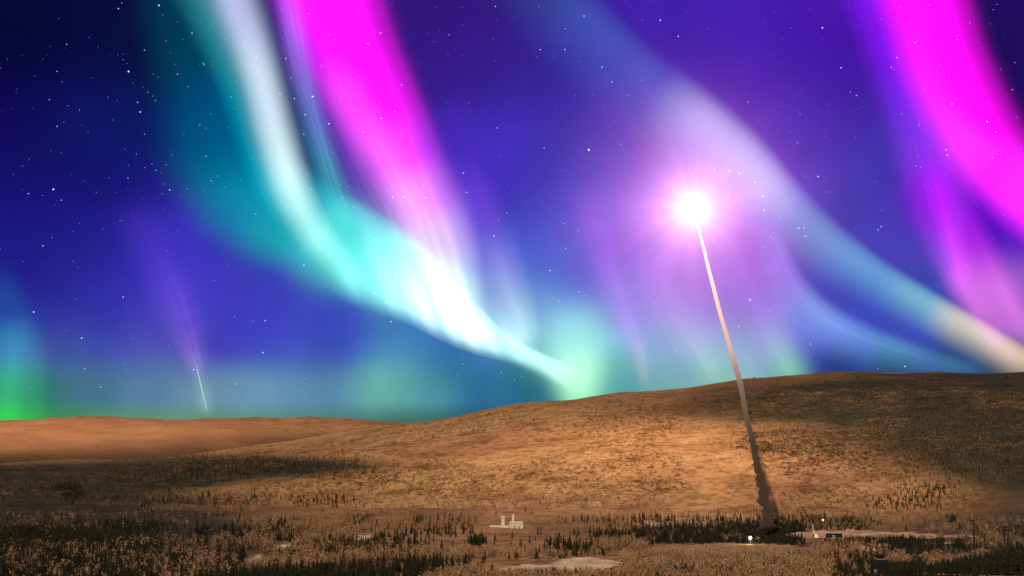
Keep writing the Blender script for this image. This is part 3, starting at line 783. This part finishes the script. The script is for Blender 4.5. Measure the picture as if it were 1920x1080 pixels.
# flame core
m = MB(); m.ball((0, 0, 0), 9 * K, 24, 16, (1, 1, 1.25)); fl = m.build('flame', emis('rocket_flame', (1, .93, .97), 12), rk, True)
def glow_mat(name, c, s, a, rad, rot_noise=0):
    m = bpy.data.materials.new(name); m.use_nodes = True; t = m.node_tree; t.nodes.clear(); nd, lk = t.nodes, t.links
    tcn = nd.new('ShaderNodeTexCoord'); ln = nd.new('ShaderNodeVectorMath'); ln.operation = 'LENGTH'; lk.new(tcn.outputs['Object'], ln.inputs[0])
    def M(op, a_, b_=None):
        n = nd.new('ShaderNodeMath'); n.operation = op
        for i, v in enumerate((a_, b_)):
            if v is None: continue
            if isinstance(v, (int, float)): n.inputs[i].default_value = v
            else: lk.new(v, n.inputs[i])
        return n.outputs[0]
    r_ = ln.outputs['Value']
    d = M('POWER', M('ADD', M('MULTIPLY', r_, r_), a * a), -1.5)
    fade = M('MAXIMUM', M('SUBTRACT', 1, M('DIVIDE', r_, rad)), 0)
    st = M('MULTIPLY', M('MULTIPLY', d, s), fade)
    if rot_noise:
        no = nd.new('ShaderNodeVectorMath'); no.operation = 'NORMALIZE'; lk.new(tcn.outputs['Object'], no.inputs[0])
        nn = nd.new('ShaderNodeTexNoise'); nn.inputs['Scale'].default_value = 3.5 if rot_noise == 1 else 8; nn.inputs['Detail'].default_value = 2; lk.new(no.outputs[0], nn.inputs['Vector'])
        st = M('MULTIPLY', st, M('ADD', .35, M('MULTIPLY', M('POWER', nn.outputs[0], 2), 2.6)) if rot_noise == 1 else M('MULTIPLY', M('POWER', nn.outputs[0], 6), 26))
    e = nd.new('ShaderNodeEmission'); e.inputs[0].default_value = (*c, 1); lk.new(st, e.inputs[1])
    o_ = nd.new('ShaderNodeOutputMaterial'); lk.new(e.outputs[0], o_.inputs['Volume'])
    m.cycles.volume_step_rate = .35
    return m
def glow(name, rad, c, peak, a, rn=0):
    # projected brightness peak*a^2/(rho^2+a^2) fading to nothing at rad
    m = MB(); m.ball((0, 0, 0), rad, 28, 18)
    m.build(name, glow_mat(name, c, peak * a * a / 2, a, rad, rn), rk)
glow('inner_glow', 220 * K, (1.0, .76, .98), 1.75, 36 * K)
glow('ray_glow', 170 * K, (1.0, .62, .85), .8, 60 * K, 2)
glow('outer_glow', 380 * K, (.90, .24, .58), 1.1, 125 * K, 1)
pl = bpy.data.lights.new('rocket_light', 'POINT'); pl.energy = 1.35e7; pl.color = (1.0, .76, .52); pl.shadow_soft_size = 22 * K
plo = bpy.data.objects.new('rocket_light', pl); COL.objects.link(plo); plo.parent = rk; plo.location = (0, 0, -2)

def catmull(P, n):
    P = np.array(P, float); P = np.vstack([2 * P[0] - P[1], P, 2 * P[-1] - P[-2]])
    m_ = len(P) - 3; out = []
    for t in np.linspace(0, m_ - 1e-6, n):
        i = int(t); f = t - i; p0, p1, p2, p3 = P[i:i + 4]
        out.append(.5 * (2 * p1 + (p2 - p0) * f + (2 * p0 - 5 * p1 + 4 * p2 - p3) * f * f + (3 * p1 - p0 - 3 * p2 + p3) * f ** 3))
    return np.array(out)

# smoke trail: x, y, distance, half width in photo pixels
TR = [(1442, 992, 1335, 13), (1440, 975, 1340, 11.5), (1436, 940, 1360, 11), (1428, 900, 1395, 9), (1419, 870, 1430, 7.5), (1411, 830, 1480, 6.5), (1402, 790, 1550, 6), (1393, 745, 1630, 6.2),
      (1386, 712, 1690, 6.6), (1374, 670, 1780, 6.2), (1362, 630, 1860, 5.6), (1350, 585, 1950, 5.2), (1339, 545, 2040, 5.0), (1328, 500, 2150, 4.4), (1318, 460, 2240, 3.6), (1309, 425, 2320, 2.6), (1304, 405, 2370, 1.8)]
n = 420
C = catmull(TR, n); g = np.random.default_rng(5)
cen = np.array([pt(c[0], c[1], c[2]) for c in C]); rad = C[:, 3] * C[:, 2] / F * np.interp(C[:, 1], [400, 720, 900], [.74, .76, .9])
nu = 22; s = np.cumsum(np.r_[0, np.linalg.norm(np.diff(cen, axis=0), axis=1)])
V = []
th = np.linspace(0, 2 * math.pi, nu, endpoint=False)
low = np.clip((C[:, 1] - 800) / 120, .12, 1)       # lumpier near the ground
for i in range(n):
    d = cen[min(i + 1, n - 1)] - cen[max(i - 1, 0)]; d /= np.linalg.norm(d)
    a = np.cross(d, (0, 1, .2)); a /= np.linalg.norm(a); b = np.cross(d, a)
    ss = s[i] / rad[i] * 1.0
    lump = 1 + low[i] * (.30 * np.sin(ss * .021 * 40 + 2 * np.sin(th + s[i] * .05)) * .6 + .22 * np.sin(s[i] * .42 + th * 3) + .16 * np.sin(s[i] * .9 + th * 5 + 1) + .12 * g.normal(size=nu))
    ctr = cen[i] + a * math.sin(s[i] * .03) * rad[i] * .12 + a * math.sin(s[i] * .19) * rad[i] * .22 * low[i]
    for j in range(nu): V.append(ctr + rad[i] * lump[j] * (a * math.cos(th[j]) + b * math.sin(th[j])))
Fc = [(i * nu + j, i * nu + (j + 1) % nu, (i + 1) * nu + (j + 1) % nu, (i + 1) * nu + j) for i in range(n - 1) for j in range(nu)]
me = bpy.data.meshes.new('smoke_trail'); me.from_pydata([tuple(v) for v in V], [], Fc + [tuple(range(nu))[::-1], tuple(range((n - 1) * nu, n * nu))])
m = bpy.data.materials.new('rocket_smoke'); m.use_nodes = True; t = m.node_tree; t.nodes.clear()
pv = t.nodes.new('ShaderNodeVolumePrincipled'); 
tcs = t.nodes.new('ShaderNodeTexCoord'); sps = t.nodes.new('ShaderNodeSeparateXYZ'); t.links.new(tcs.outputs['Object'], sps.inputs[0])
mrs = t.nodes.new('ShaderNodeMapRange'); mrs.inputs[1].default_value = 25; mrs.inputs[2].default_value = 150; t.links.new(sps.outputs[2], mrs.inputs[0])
mxs = t.nodes.new('ShaderNodeMix'); mxs.data_type = 'RGBA'; mxs.inputs[6].default_value = (.30, .24, .19, 1); mxs.inputs[7].default_value = (.93, .86, .80, 1)   # lower smoke painted darker to stand for shade, near white above
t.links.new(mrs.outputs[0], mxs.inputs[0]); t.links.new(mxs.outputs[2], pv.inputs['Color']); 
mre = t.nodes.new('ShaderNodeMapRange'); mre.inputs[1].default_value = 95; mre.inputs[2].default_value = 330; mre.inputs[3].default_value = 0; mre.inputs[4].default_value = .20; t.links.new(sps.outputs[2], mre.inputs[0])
t.links.new(mre.outputs[0], pv.inputs['Emission Strength']); pv.inputs['Emission Color'].default_value = (1.0, .66, .68, 1)   # emission stands in for rocket light on smoke, besides hot exhaust near top
pv.inputs['Density'].default_value = .4; pv.inputs['Anisotropy'].default_value = .1
oo = t.nodes.new('ShaderNodeOutputMaterial'); t.links.new(pv.outputs[0], oo.inputs['Volume'])
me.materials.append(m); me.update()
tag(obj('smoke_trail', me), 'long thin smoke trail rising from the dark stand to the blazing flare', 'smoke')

# second streak low on the left
D2 = 14000.0
ls = MB(); P0 = np.array(pt(368, 686, D2)); P1 = np.array(pt(388, 770, D2)); kk = D2 / F
for q in range(8):
    f0, f1 = q / 8, (q + 1) / 8
    wr = lambda f: (.35 + .75 * math.sin(math.pi * (f * .8 + .1)) ** 1.2) * kk
    ls.tube(P0 + (P1 - P0) * f0, P0 + (P1 - P0) * f1, wr(f0), wr(f1), 8)
o = ls.build('light_streak', emis('streak_glow', (.50, .72, .70), .8))
tag(o, 'short thin pale streak of light low over the far left hill', 'light streak')

# ------------------------------------------------------------------ aurora: thin glowing curtains far beyond the hills
def aurora(name, label, cen, D, cols, prof, streak=.25, sfreq=9.0, across=0):
    """cen: x, y, half width (photo pixels). cols: (u, (r,g,b) linear). prof: (v, strength)"""
    nu_, nv_ = 110, 14
    ed_ = isinstance(cen, tuple)
    if ed_:
        A_, B_ = catmull(cen[0], nu_), catmull(cen[1], nu_); C = (A_ + B_) / 2
    else: C = catmull(cen, nu_)
    T = np.gradient(C[:, :2], axis=0); T /= np.linalg.norm(T, axis=1)[:, None]
    Nn = np.stack([T[:, 1], -T[:, 0]], 1)            # towards the right of a band that runs down the sky
    V = []; UV = []
    L_ = np.r_[0, np.cumsum(np.linalg.norm(np.diff(C[:, :2], axis=0), axis=1))]; L_ /= L_[-1]
    for i in range(nu_):
        for j in range(nv_):
            v = j / (nv_ - 1); p = A_[i] + (B_[i] - A_[i]) * v if ed_ else C[i, :2] + Nn[i] * C[i, 2] * (2 * v - 1)
            dd = D * (1 + .05 * math.sin(3 * v + 5 * L_[i]))
            x_, y_, z_ = pdir(p[0], p[1]); V.append((x_ * dd, y_ * dd, z_ * dd)); UV.append((L_[i], v))
    Fc = [(i * nv_ + j, i * nv_ + j + 1, (i + 1) * nv_ + j + 1, (i + 1) * nv_ + j) for i in range(nu_ - 1) for j in range(nv_ - 1)]
    m = bpy.data.materials.new(name); m.use_nodes = True; t = m.node_tree; t.nodes.clear(); nd, lk = t.nodes, t.links
    uvn = nd.new('ShaderNodeTexCoord'); sp_ = nd.new('ShaderNodeSeparateXYZ'); lk.new(uvn.outputs['UV'], sp_.inputs[0])
    mx = max(max(c) for _, c in cols)
    def ramp(src, st, interp):
        r_ = nd.new('ShaderNodeValToRGB'); e = r_.color_ramp.elements; r_.color_ramp.interpolation = interp
        while len(e) < len(st): e.new(.5)
        for q, (pos, c) in enumerate(st): e[q].position = pos; e[q].color = (*c, 1)
        lk.new(src, r_.inputs[0]); return r_.outputs[0]
    cu = ramp(sp_.outputs[0], [(u, tuple(v / mx for v in c)) for u, c in cols], 'EASE')
    pv_ = ramp(sp_.outputs[1], [(v, (q, q, q)) for v, q in prof], 'B_SPLINE')
    # rays running along the band
    mp = nd.new('ShaderNodeMapping'); mp.inputs['Scale'].default_value = (across, .8, 1) if across else (1.3, sfreq, 1); lk.new(uvn.outputs['UV'], mp.inputs[0])
    nz_ = nd.new('ShaderNodeTexNoise'); nz_.inputs['Scale'].default_value = 1.0; nz_.inputs['Detail'].default_value = .5; lk.new(mp.outputs[0], nz_.inputs['Vector'])
    mr_ = nd.new('ShaderNodeMapRange'); mr_.inputs[1].default_value = .3; mr_.inputs[2].default_value = .7; mr_.inputs[3].default_value = 1 - streak; mr_.inputs[4].default_value = 1 + streak
    lk.new(nz_.outputs[0], mr_.inputs[0])
    mm = nd.new('ShaderNodeMath'); mm.operation = 'MULTIPLY'; lk.new(pv_, mm.inputs[0]); lk.new(mr_.outputs[0], mm.inputs[1])
    m2 = nd.new('ShaderNodeMath'); m2.operation = 'MULTIPLY'; lk.new(mm.outputs[0], m2.inputs[0]); m2.inputs[1].default_value = mx
    e = nd.new('ShaderNodeEmission'); lk.new(cu, e.inputs[0]); lk.new(m2.outputs[0], e.inputs[1])
    tr = nd.new('ShaderNodeBsdfTransparent'); ad = nd.new('ShaderNodeAddShader'); lk.new(e.outputs[0], ad.inputs[0]); lk.new(tr.outputs[0], ad.inputs[1])
    o_ = nd.new('ShaderNodeOutputMaterial'); lk.new(ad.outputs[0], o_.inputs[0])
    m.cycles.emission_sampling = 'NONE'
    me = mesh_np(name, V, Fc, m, smooth=True, uv=UV)
    return tag(obj(name, me), label, 'aurora')
Z0 = (0, 0, 0)
STREAK = o
BELL = [(0, 0), (.18, .04), (.5, 1), (.82, .04), (1, 0)]
PLAT = [(0, 0), (.14, .03), (.36, 1), (.62, 1), (.86, .03), (1, 0)]
WIDE = [(0, 0), (.10, .05), (.30, 1), (.70, 1), (.90, .05), (1, 0)]
# profile index runs from the left/lower side (v=1) ... right/upper side: N points right for a band running down
aurora('aurora_band', 'pale white and cyan ribbon curving down the left sky beside the teal sheet',
       [(405, -80, 74), (445, 20, 70), (485, 140, 60), (514, 250, 58), (548, 360, 56), (590, 440, 52), (640, 500, 44), (700, 548, 30)], 40000,
       [(0, (.42, .42, .68)), (.15, (.52, .54, .80)), (.35, (.66, .78, .84)), (.6, (.72, .84, .76)), (.78, (.34, .50, .40)), (.9, (.1, .22, .15)), (1, Z0)],
       [(0, 0), (.2, .05), (.42, 1), (.62, 1), (.84, .05), (1, 0)], .06, 4)
aurora('aurora_sheet', 'broad teal sheet filling the sky left of the pale ribbon, sharp along its lower edge',
       ([(200, -100), (235, 20), (268, 180), (290, 320), (366, 432), (490, 504), (620, 562), (760, 608), (860, 654), (960, 684), (1078, 742)],
        [(430, -100), (455, 20), (500, 150), (550, 270), (612, 340), (690, 385), (765, 435), (835, 500), (900, 575), (975, 640), (1088, 690)]), 52000,
       [(0, (0, .04, .05)), (.15, (0, .045, .06)), (.3, (0, .07, .10)), (.42, (0, .20, .22)), (.55, (.01, .40, .34)), (.66, (.10, .60, .46)), (.76, (.25, .75, .62)), (.88, (.25, .55, .45)), (.96, (.3, .5, .35)), (1, Z0)],
       [(0, 0), (.12, .12), (.30, .70), (.55, .85), (.80, 1), (.93, .5), (1, 0)], .12, 1, 9)
aurora('aurora_band', 'narrow dark green edge glowing along the left side of the pale ribbon at the top',
       [(330, -80, 60), (385, 20, 60), (430, 130, 50), (465, 240, 44), (500, 340, 40), (545, 430, 30)], 53000,
       [(0, (.03, .16, .16)), (.3, (.02, .24, .24)), (.6, (0, .25, .22)), (.85, (0, .2, .15)), (1, Z0)], BELL, .1, 3)
aurora('aurora_band', 'brilliant white curtain with a sharp lower edge, sinking to the ridge left of centre',
       ([(600, 552), (690, 582), (760, 606), (830, 640), (890, 664), (950, 680), (1010, 696), (1060, 728), (1080, 760)],
        [(560, 350), (620, 345), (690, 355), (750, 385), (810, 430), (870, 490), (930, 550), (990, 610), (1040, 660)]), 46000,
       [(0, Z0), (.16, (.14, .45, .38)), (.30, (.55, .85, .75)), (.40, (.85, .95, .80)), (.50, (.80, .92, .68)), (.60, (.50, .74, .50)), (.70, (.28, .46, .36)), (.80, (.22, .36, .30)), (.90, (.05, .12, .09)), (1, Z0)],
       [(0, 0), (.07, .35), (.16, 1), (.34, .9), (.55, .35), (.8, .06), (1, 0)], .35, 1, 16)
aurora('aurora_band', 'broad saturated magenta band slanting down the sky left of centre',
       [(590, -90, 128), (628, 10, 120), (662, 100, 112), (708, 200, 104), (756, 300, 96), (798, 390, 92), (826, 460, 90), (850, 530, 74), (885, 600, 50), (950, 660, 22)], 60000,
       [(0, (1.6, 0, 1.3)), (.38, (1.6, 0, 1.3)), (.5, (1.1, .05, 1.1)), (.6, (.9, .25, .8)), (.70, (.8, .55, .76)), (.80, (.7, .85, .75)), (.9, (.35, .50, .40)), (1, Z0)], PLAT, .12)
aurora('aurora_band', 'lilac pink inner flank of the left magenta band',
       [(600, 90, 36), (640, 170, 60), (690, 260, 66), (735, 340, 66), (775, 420, 66), (800, 490, 50)], 58000,
       [(0, Z0), (.25, (.35, .08, .3)), (.5, (.45, .14, .35)), (.75, (.4, .28, .35)), (1, Z0)], BELL, .2)
aurora('aurora_band', 'thin lavender ray between the pale ribbon and the magenta band',
       [(530, -50, 36), (555, 90, 36), (580, 200, 36), (608, 300, 38), (640, 390, 42), (680, 450, 40)], 44000,
       [(0, (.2, .05, .5)), (.25, (.26, .16, .50)), (.5, (.12, .22, .42)), (.75, (.06, .36, .40)), (1, Z0)], BELL, .25)
aurora('aurora_band', 'violet fringe along the left edge of the left magenta band',
       [(530, -80, 70), (560, 60, 66), (600, 190, 60), (650, 300, 56), (700, 400, 56), (740, 470, 40)], 64000,
       [(0, (.25, 0, .6)), (.3, (.22, 0, .5)), (.6, (.12, .02, .35)), (.85, (.14, .1, .3)), (1, Z0)], BELL, .2)
aurora('aurora_band', 'faint lavender ray reaching the white glow right of the left magenta band',
       [(850, 270, 40), (895, 390, 66), (935, 500, 66), (965, 590, 56), (995, 665, 36)], 43000,
       [(0, Z0), (.35, (.12, .04, .24)), (.65, (.28, .24, .30)), (.88, (.42, .62, .45)), (1, Z0)], BELL, .14, 4)
aurora('aurora_band', 'faint violet ray ending in a pinkish spot above the middle of the ridge',
       [(1085, 330, 40), (1120, 450, 46), (1160, 560, 36), (1195, 650, 26), (1215, 735, 20)], 42000,
       [(0, Z0), (.3, (.12, .02, .16)), (.7, (.14, .05, .18)), (.9, (.18, .10, .06)), (1, Z0)], BELL, .3)
aurora('aurora_band', 'soft lavender white ray directly left of the smoke trail, below the flare',
       [(1205, 440, 50), (1240, 530, 56), (1280, 610, 56), (1320, 670, 46), (1345, 725, 30)], 43500,
       [(0, Z0), (.3, (.08, .02, .10)), (.65, (.14, .12, .12)), (.85, (.12, .16, .10)), (1, Z0)], BELL, .3, 5)
aurora('aurora_band', 'soft violet ray directly right of the smoke trail, above the ridge',
       [(1365, 440, 40), (1400, 530, 50), (1435, 610, 50), (1470, 680, 40), (1490, 720, 24)], 44500,
       [(0, Z0), (.3, (.10, .02, .16)), (.65, (.10, .08, .14)), (.88, (.08, .16, .08)), (1, Z0)], BELL, .35, 5)
aurora('aurora_band', 'long pale blue band sweeping from top centre to the right horizon',
       [(960, -60, 100), (1060, 50, 95), (1170, 150, 90), (1285, 240, 88), (1368, 315, 88), (1448, 395, 78), (1540, 468, 64), (1640, 532, 52), (1740, 588, 46), (1830, 638, 42), (1920, 688, 40), (2000, 722, 38)], 48000,
       [(0, (0, .05, .07)), (.15, (.01, .07, .10)), (.26, (.02, .07, .12)), (.36, (.36, .38, .42)), (.46, (.42, .48, .46)), (.56, (.13, .27, .24)), (.68, (.09, .33, .28)), (.76, (.18, .46, .24)), (.82, (.66, .62, .26)), (.92, (.65, .52, .26)), (1, (.3, .2, .1))],
       [(0, 0), (.16, .06), (.45, .55), (.70, 1), (.86, .55), (.95, .08), (1, 0)], .05, 2)
aurora('aurora_band', 'broad saturated magenta band slanting out of the top right corner',
       [(1695, -120, 118), (1735, 10, 112), (1772, 125, 110), (1830, 245, 108), (1893, 330, 98), (1965, 400, 90), (2050, 470, 86)], 62000,
       [(0, (1.7, 0, 1.4)), (.6, (1.7, 0, 1.4)), (.75, (1.5, .03, 1.3)), (1, (1.4, .05, 1.2))], PLAT, .1)
aurora('aurora_band', 'violet fringe along the left side of the right magenta band',
       [(1610, -80, 70), (1650, 60, 66), (1690, 180, 64), (1725, 290, 70), (1755, 400, 70), (1785, 500, 50), (1810, 580, 30)], 66000,
       [(0, (.22, 0, .65)), (.4, (.18, 0, .6)), (.7, (.35, 0, .5)), (.9, (.3, .05, .4)), (1, Z0)], BELL, .2)
aurora('aurora_band', 'purple curtain hanging below the right magenta band at the right edge',
       [(1750, 250, 50), (1775, 350, 52), (1808, 450, 60), (1845, 540, 76), (1890, 620, 72), (1945, 690, 50)], 57000,
       [(0, Z0), (.25, (.22, .0, .25)), (.5, (.42, .01, .34)), (.7, (.42, .08, .3)), (.88, (.25, .08, .2)), (1, Z0)], WIDE, .3, 3)
aurora('aurora_band', 'faint blue arc above the ridge right of the smoke trail',
       [(1420, 400, 36), (1455, 505, 46), (1505, 585, 54), (1580, 632, 50), (1670, 662, 40), (1780, 690, 28), (1860, 705, 18)], 45000,
       [(0, Z0), (.2, (.16, .12, .26)), (.4, (.15, .26, .29)), (.65, (.06, .20, .18)), (.85, (.02, .09, .08)), (1, Z0)], [(0, 0), (.2, .2), (.5, .8), (.75, 1), (.9, .15), (1, 0)], .15)
aurora('aurora_band', 'green pillar glowing on the horizon at the far left edge',
       [(-30, 480, 60), (5, 580, 75), (18, 660, 90), (10, 730, 110), (0, 830, 120)], 41000,
       [(0, Z0), (.3, (0, .08, .11)), (.5, (.02, .34, .26)), (.72, (.01, .36, .08)), (.88, (0, .5, .03)), (1, (0, .45, .02))], BELL, .25, 4)
aurora('aurora_band', 'dim violet ray standing over the thin streak at the left',
       [(225, 350, 50), (275, 450, 60), (325, 560, 60), (355, 640, 46), (378, 715, 28)], 47000,
       [(0, Z0), (.3, (.03, .01, .10)), (.7, (.08, .03, .18)), (.88, (.16, .07, .2)), (1, Z0)], BELL, .3)
aurora('aurora_patch', 'soft green white glow resting on the ridge right of centre',
       [(1070, 540, 55), (1072, 625, 85), (1083, 700, 80), (1092, 780, 50)], 39000,
       [(0, Z0), (.35, (.14, .28, .22)), (.7, (.48, .68, .42)), (1, (.08, .16, .08))], BELL, .1, 2)

sg_ = aurora('glow', None, [(360, 650, 14), (370, 690, 18), (379, 730, 24), (386, 765, 26), (390, 790, 22)], 13900, [(0, Z0), (.3, (.07, .06, .08)), (.75, (.10, .14, .11)), (1, Z0)], BELL, .05, 2)
sg_.parent = STREAK; del sg_['category']
# ------------------------------------------------------------------ stars, far behind everything
ST = [(241, 134, 3), (100, 355, 2.4), (263, 210, 2.2), (258, 192, 1.6), (222, 16, 1.6), (107, 134, 1.3), (107, 237, 1.4), (298, 10, 2), (360, 62, 1.5), (586, 181, 2.4), (525, 176, 1.8), (552, 185, 1.7),
      (572, 215, 1.5), (617, 232, 2), (536, 110, 1.6), (546, 146, 1.4), (1104, 281, 2.8), (1095, 30, 1.9), (1238, 38, 2), (1013, 93, 1.6), (1059, 93, 1.5), (1129, 126, 1.4), (1147, 154, 1.5), (1272, 68, 1.6),
      (1542, 52, 2), (1577, 127, 1.8), (1606, 179, 1.5), (1534, 331, 2), (1430, 368, 2.6), (1416, 342, 2), (1433, 394, 2), (1339, 318, 1.7), (1367, 320, 1.7), (1386, 325, 1.8), (1510, 443, 1.7), (1498, 428, 1.6), (1507, 427, 1.5),
      (1851, 228, 2.2), (1776, 291, 2), (1774, 281, 1.6), (1682, 108, 1.7), (1716, 80, 1.5), (1406, 562, 2.2), (1520, 645, 1.5), (1697, 687, 2), (869, 324, 1.8), (875, 361, 1.7), (926, 442, 1.6), (935, 412, 1.3),
      (1057, 419, 1.7), (1061, 466, 1.5), (1031, 507, 1.7), (1085, 433, 1.2), (1086, 547, 1.5), (1005, 620, 1.2), (733, 603, 1.8), (724, 567, 2), (702, 549, 2.4), (704, 449, 1.8), (493, 661, 1.7), (497, 601, 1.5),
      (63, 585, 1.8), (153, 634, 2), (159, 691, 1.4), (363, 693, 1.7), (442, 720, 1.6), (231, 557, 1.5), (573, 710, 1.3), (736, 370, 2), (758, 370, 2), (798, 371, 1.8), (794, 348, 1.7), (715, 222, 1.8), (1785, 195, 1.5), (929, 12, 1.6),
      (1164, 271, 1.4), (1298, 326, 1.6), (1652, 425, 1.5), (1646, 431, 1.5), (570, 497, 1.8), (615, 425, 1.7), (614, 532, 1.2), (318, 356, 1.6), (396, 339, 1.5), (386, 293, 1.2), (240, 334, 1.2), (652, 350, 1.2), (583, 355, 1.3), (1898, 168, 1.3)]
m = MB(); DS = 90000.0; g = np.random.default_rng(3)
def star(px, py, sz):
    c = np.array(pdir(px, py)) * DS; m.ball(c, sz * .58 * DS / F, 6, 4, (g.uniform(.8, 1.3), 1, g.uniform(.8, 1.2)))
for a in ST: star(*a)
for _ in range(950):
    px_, py_ = g.uniform(-150, 2070), g.uniform(-150, 760)
    if 60 < px_ and g.random() < .35: py_ = g.uniform(-150, 450)
    star(px_, py_, g.uniform(.35, .8) if g.random() < .85 else g.uniform(.8, 1.4))
for (cx, cy) in [(425, 110), (640, 440), (1440, 350), (300, 300), (560, 330)]:
    for _ in range(14): star(g.normal(cx, 60), g.normal(cy, 50), g.uniform(.5, 1.1))
o = m.build('stars', emis('starlight', (.80, .95, 1.0), 1.1)); o.data.materials[0].cycles.emission_sampling = 'NONE'
tag(o, 'countless small white stars scattered across the sky', 'stars', kind='stuff')
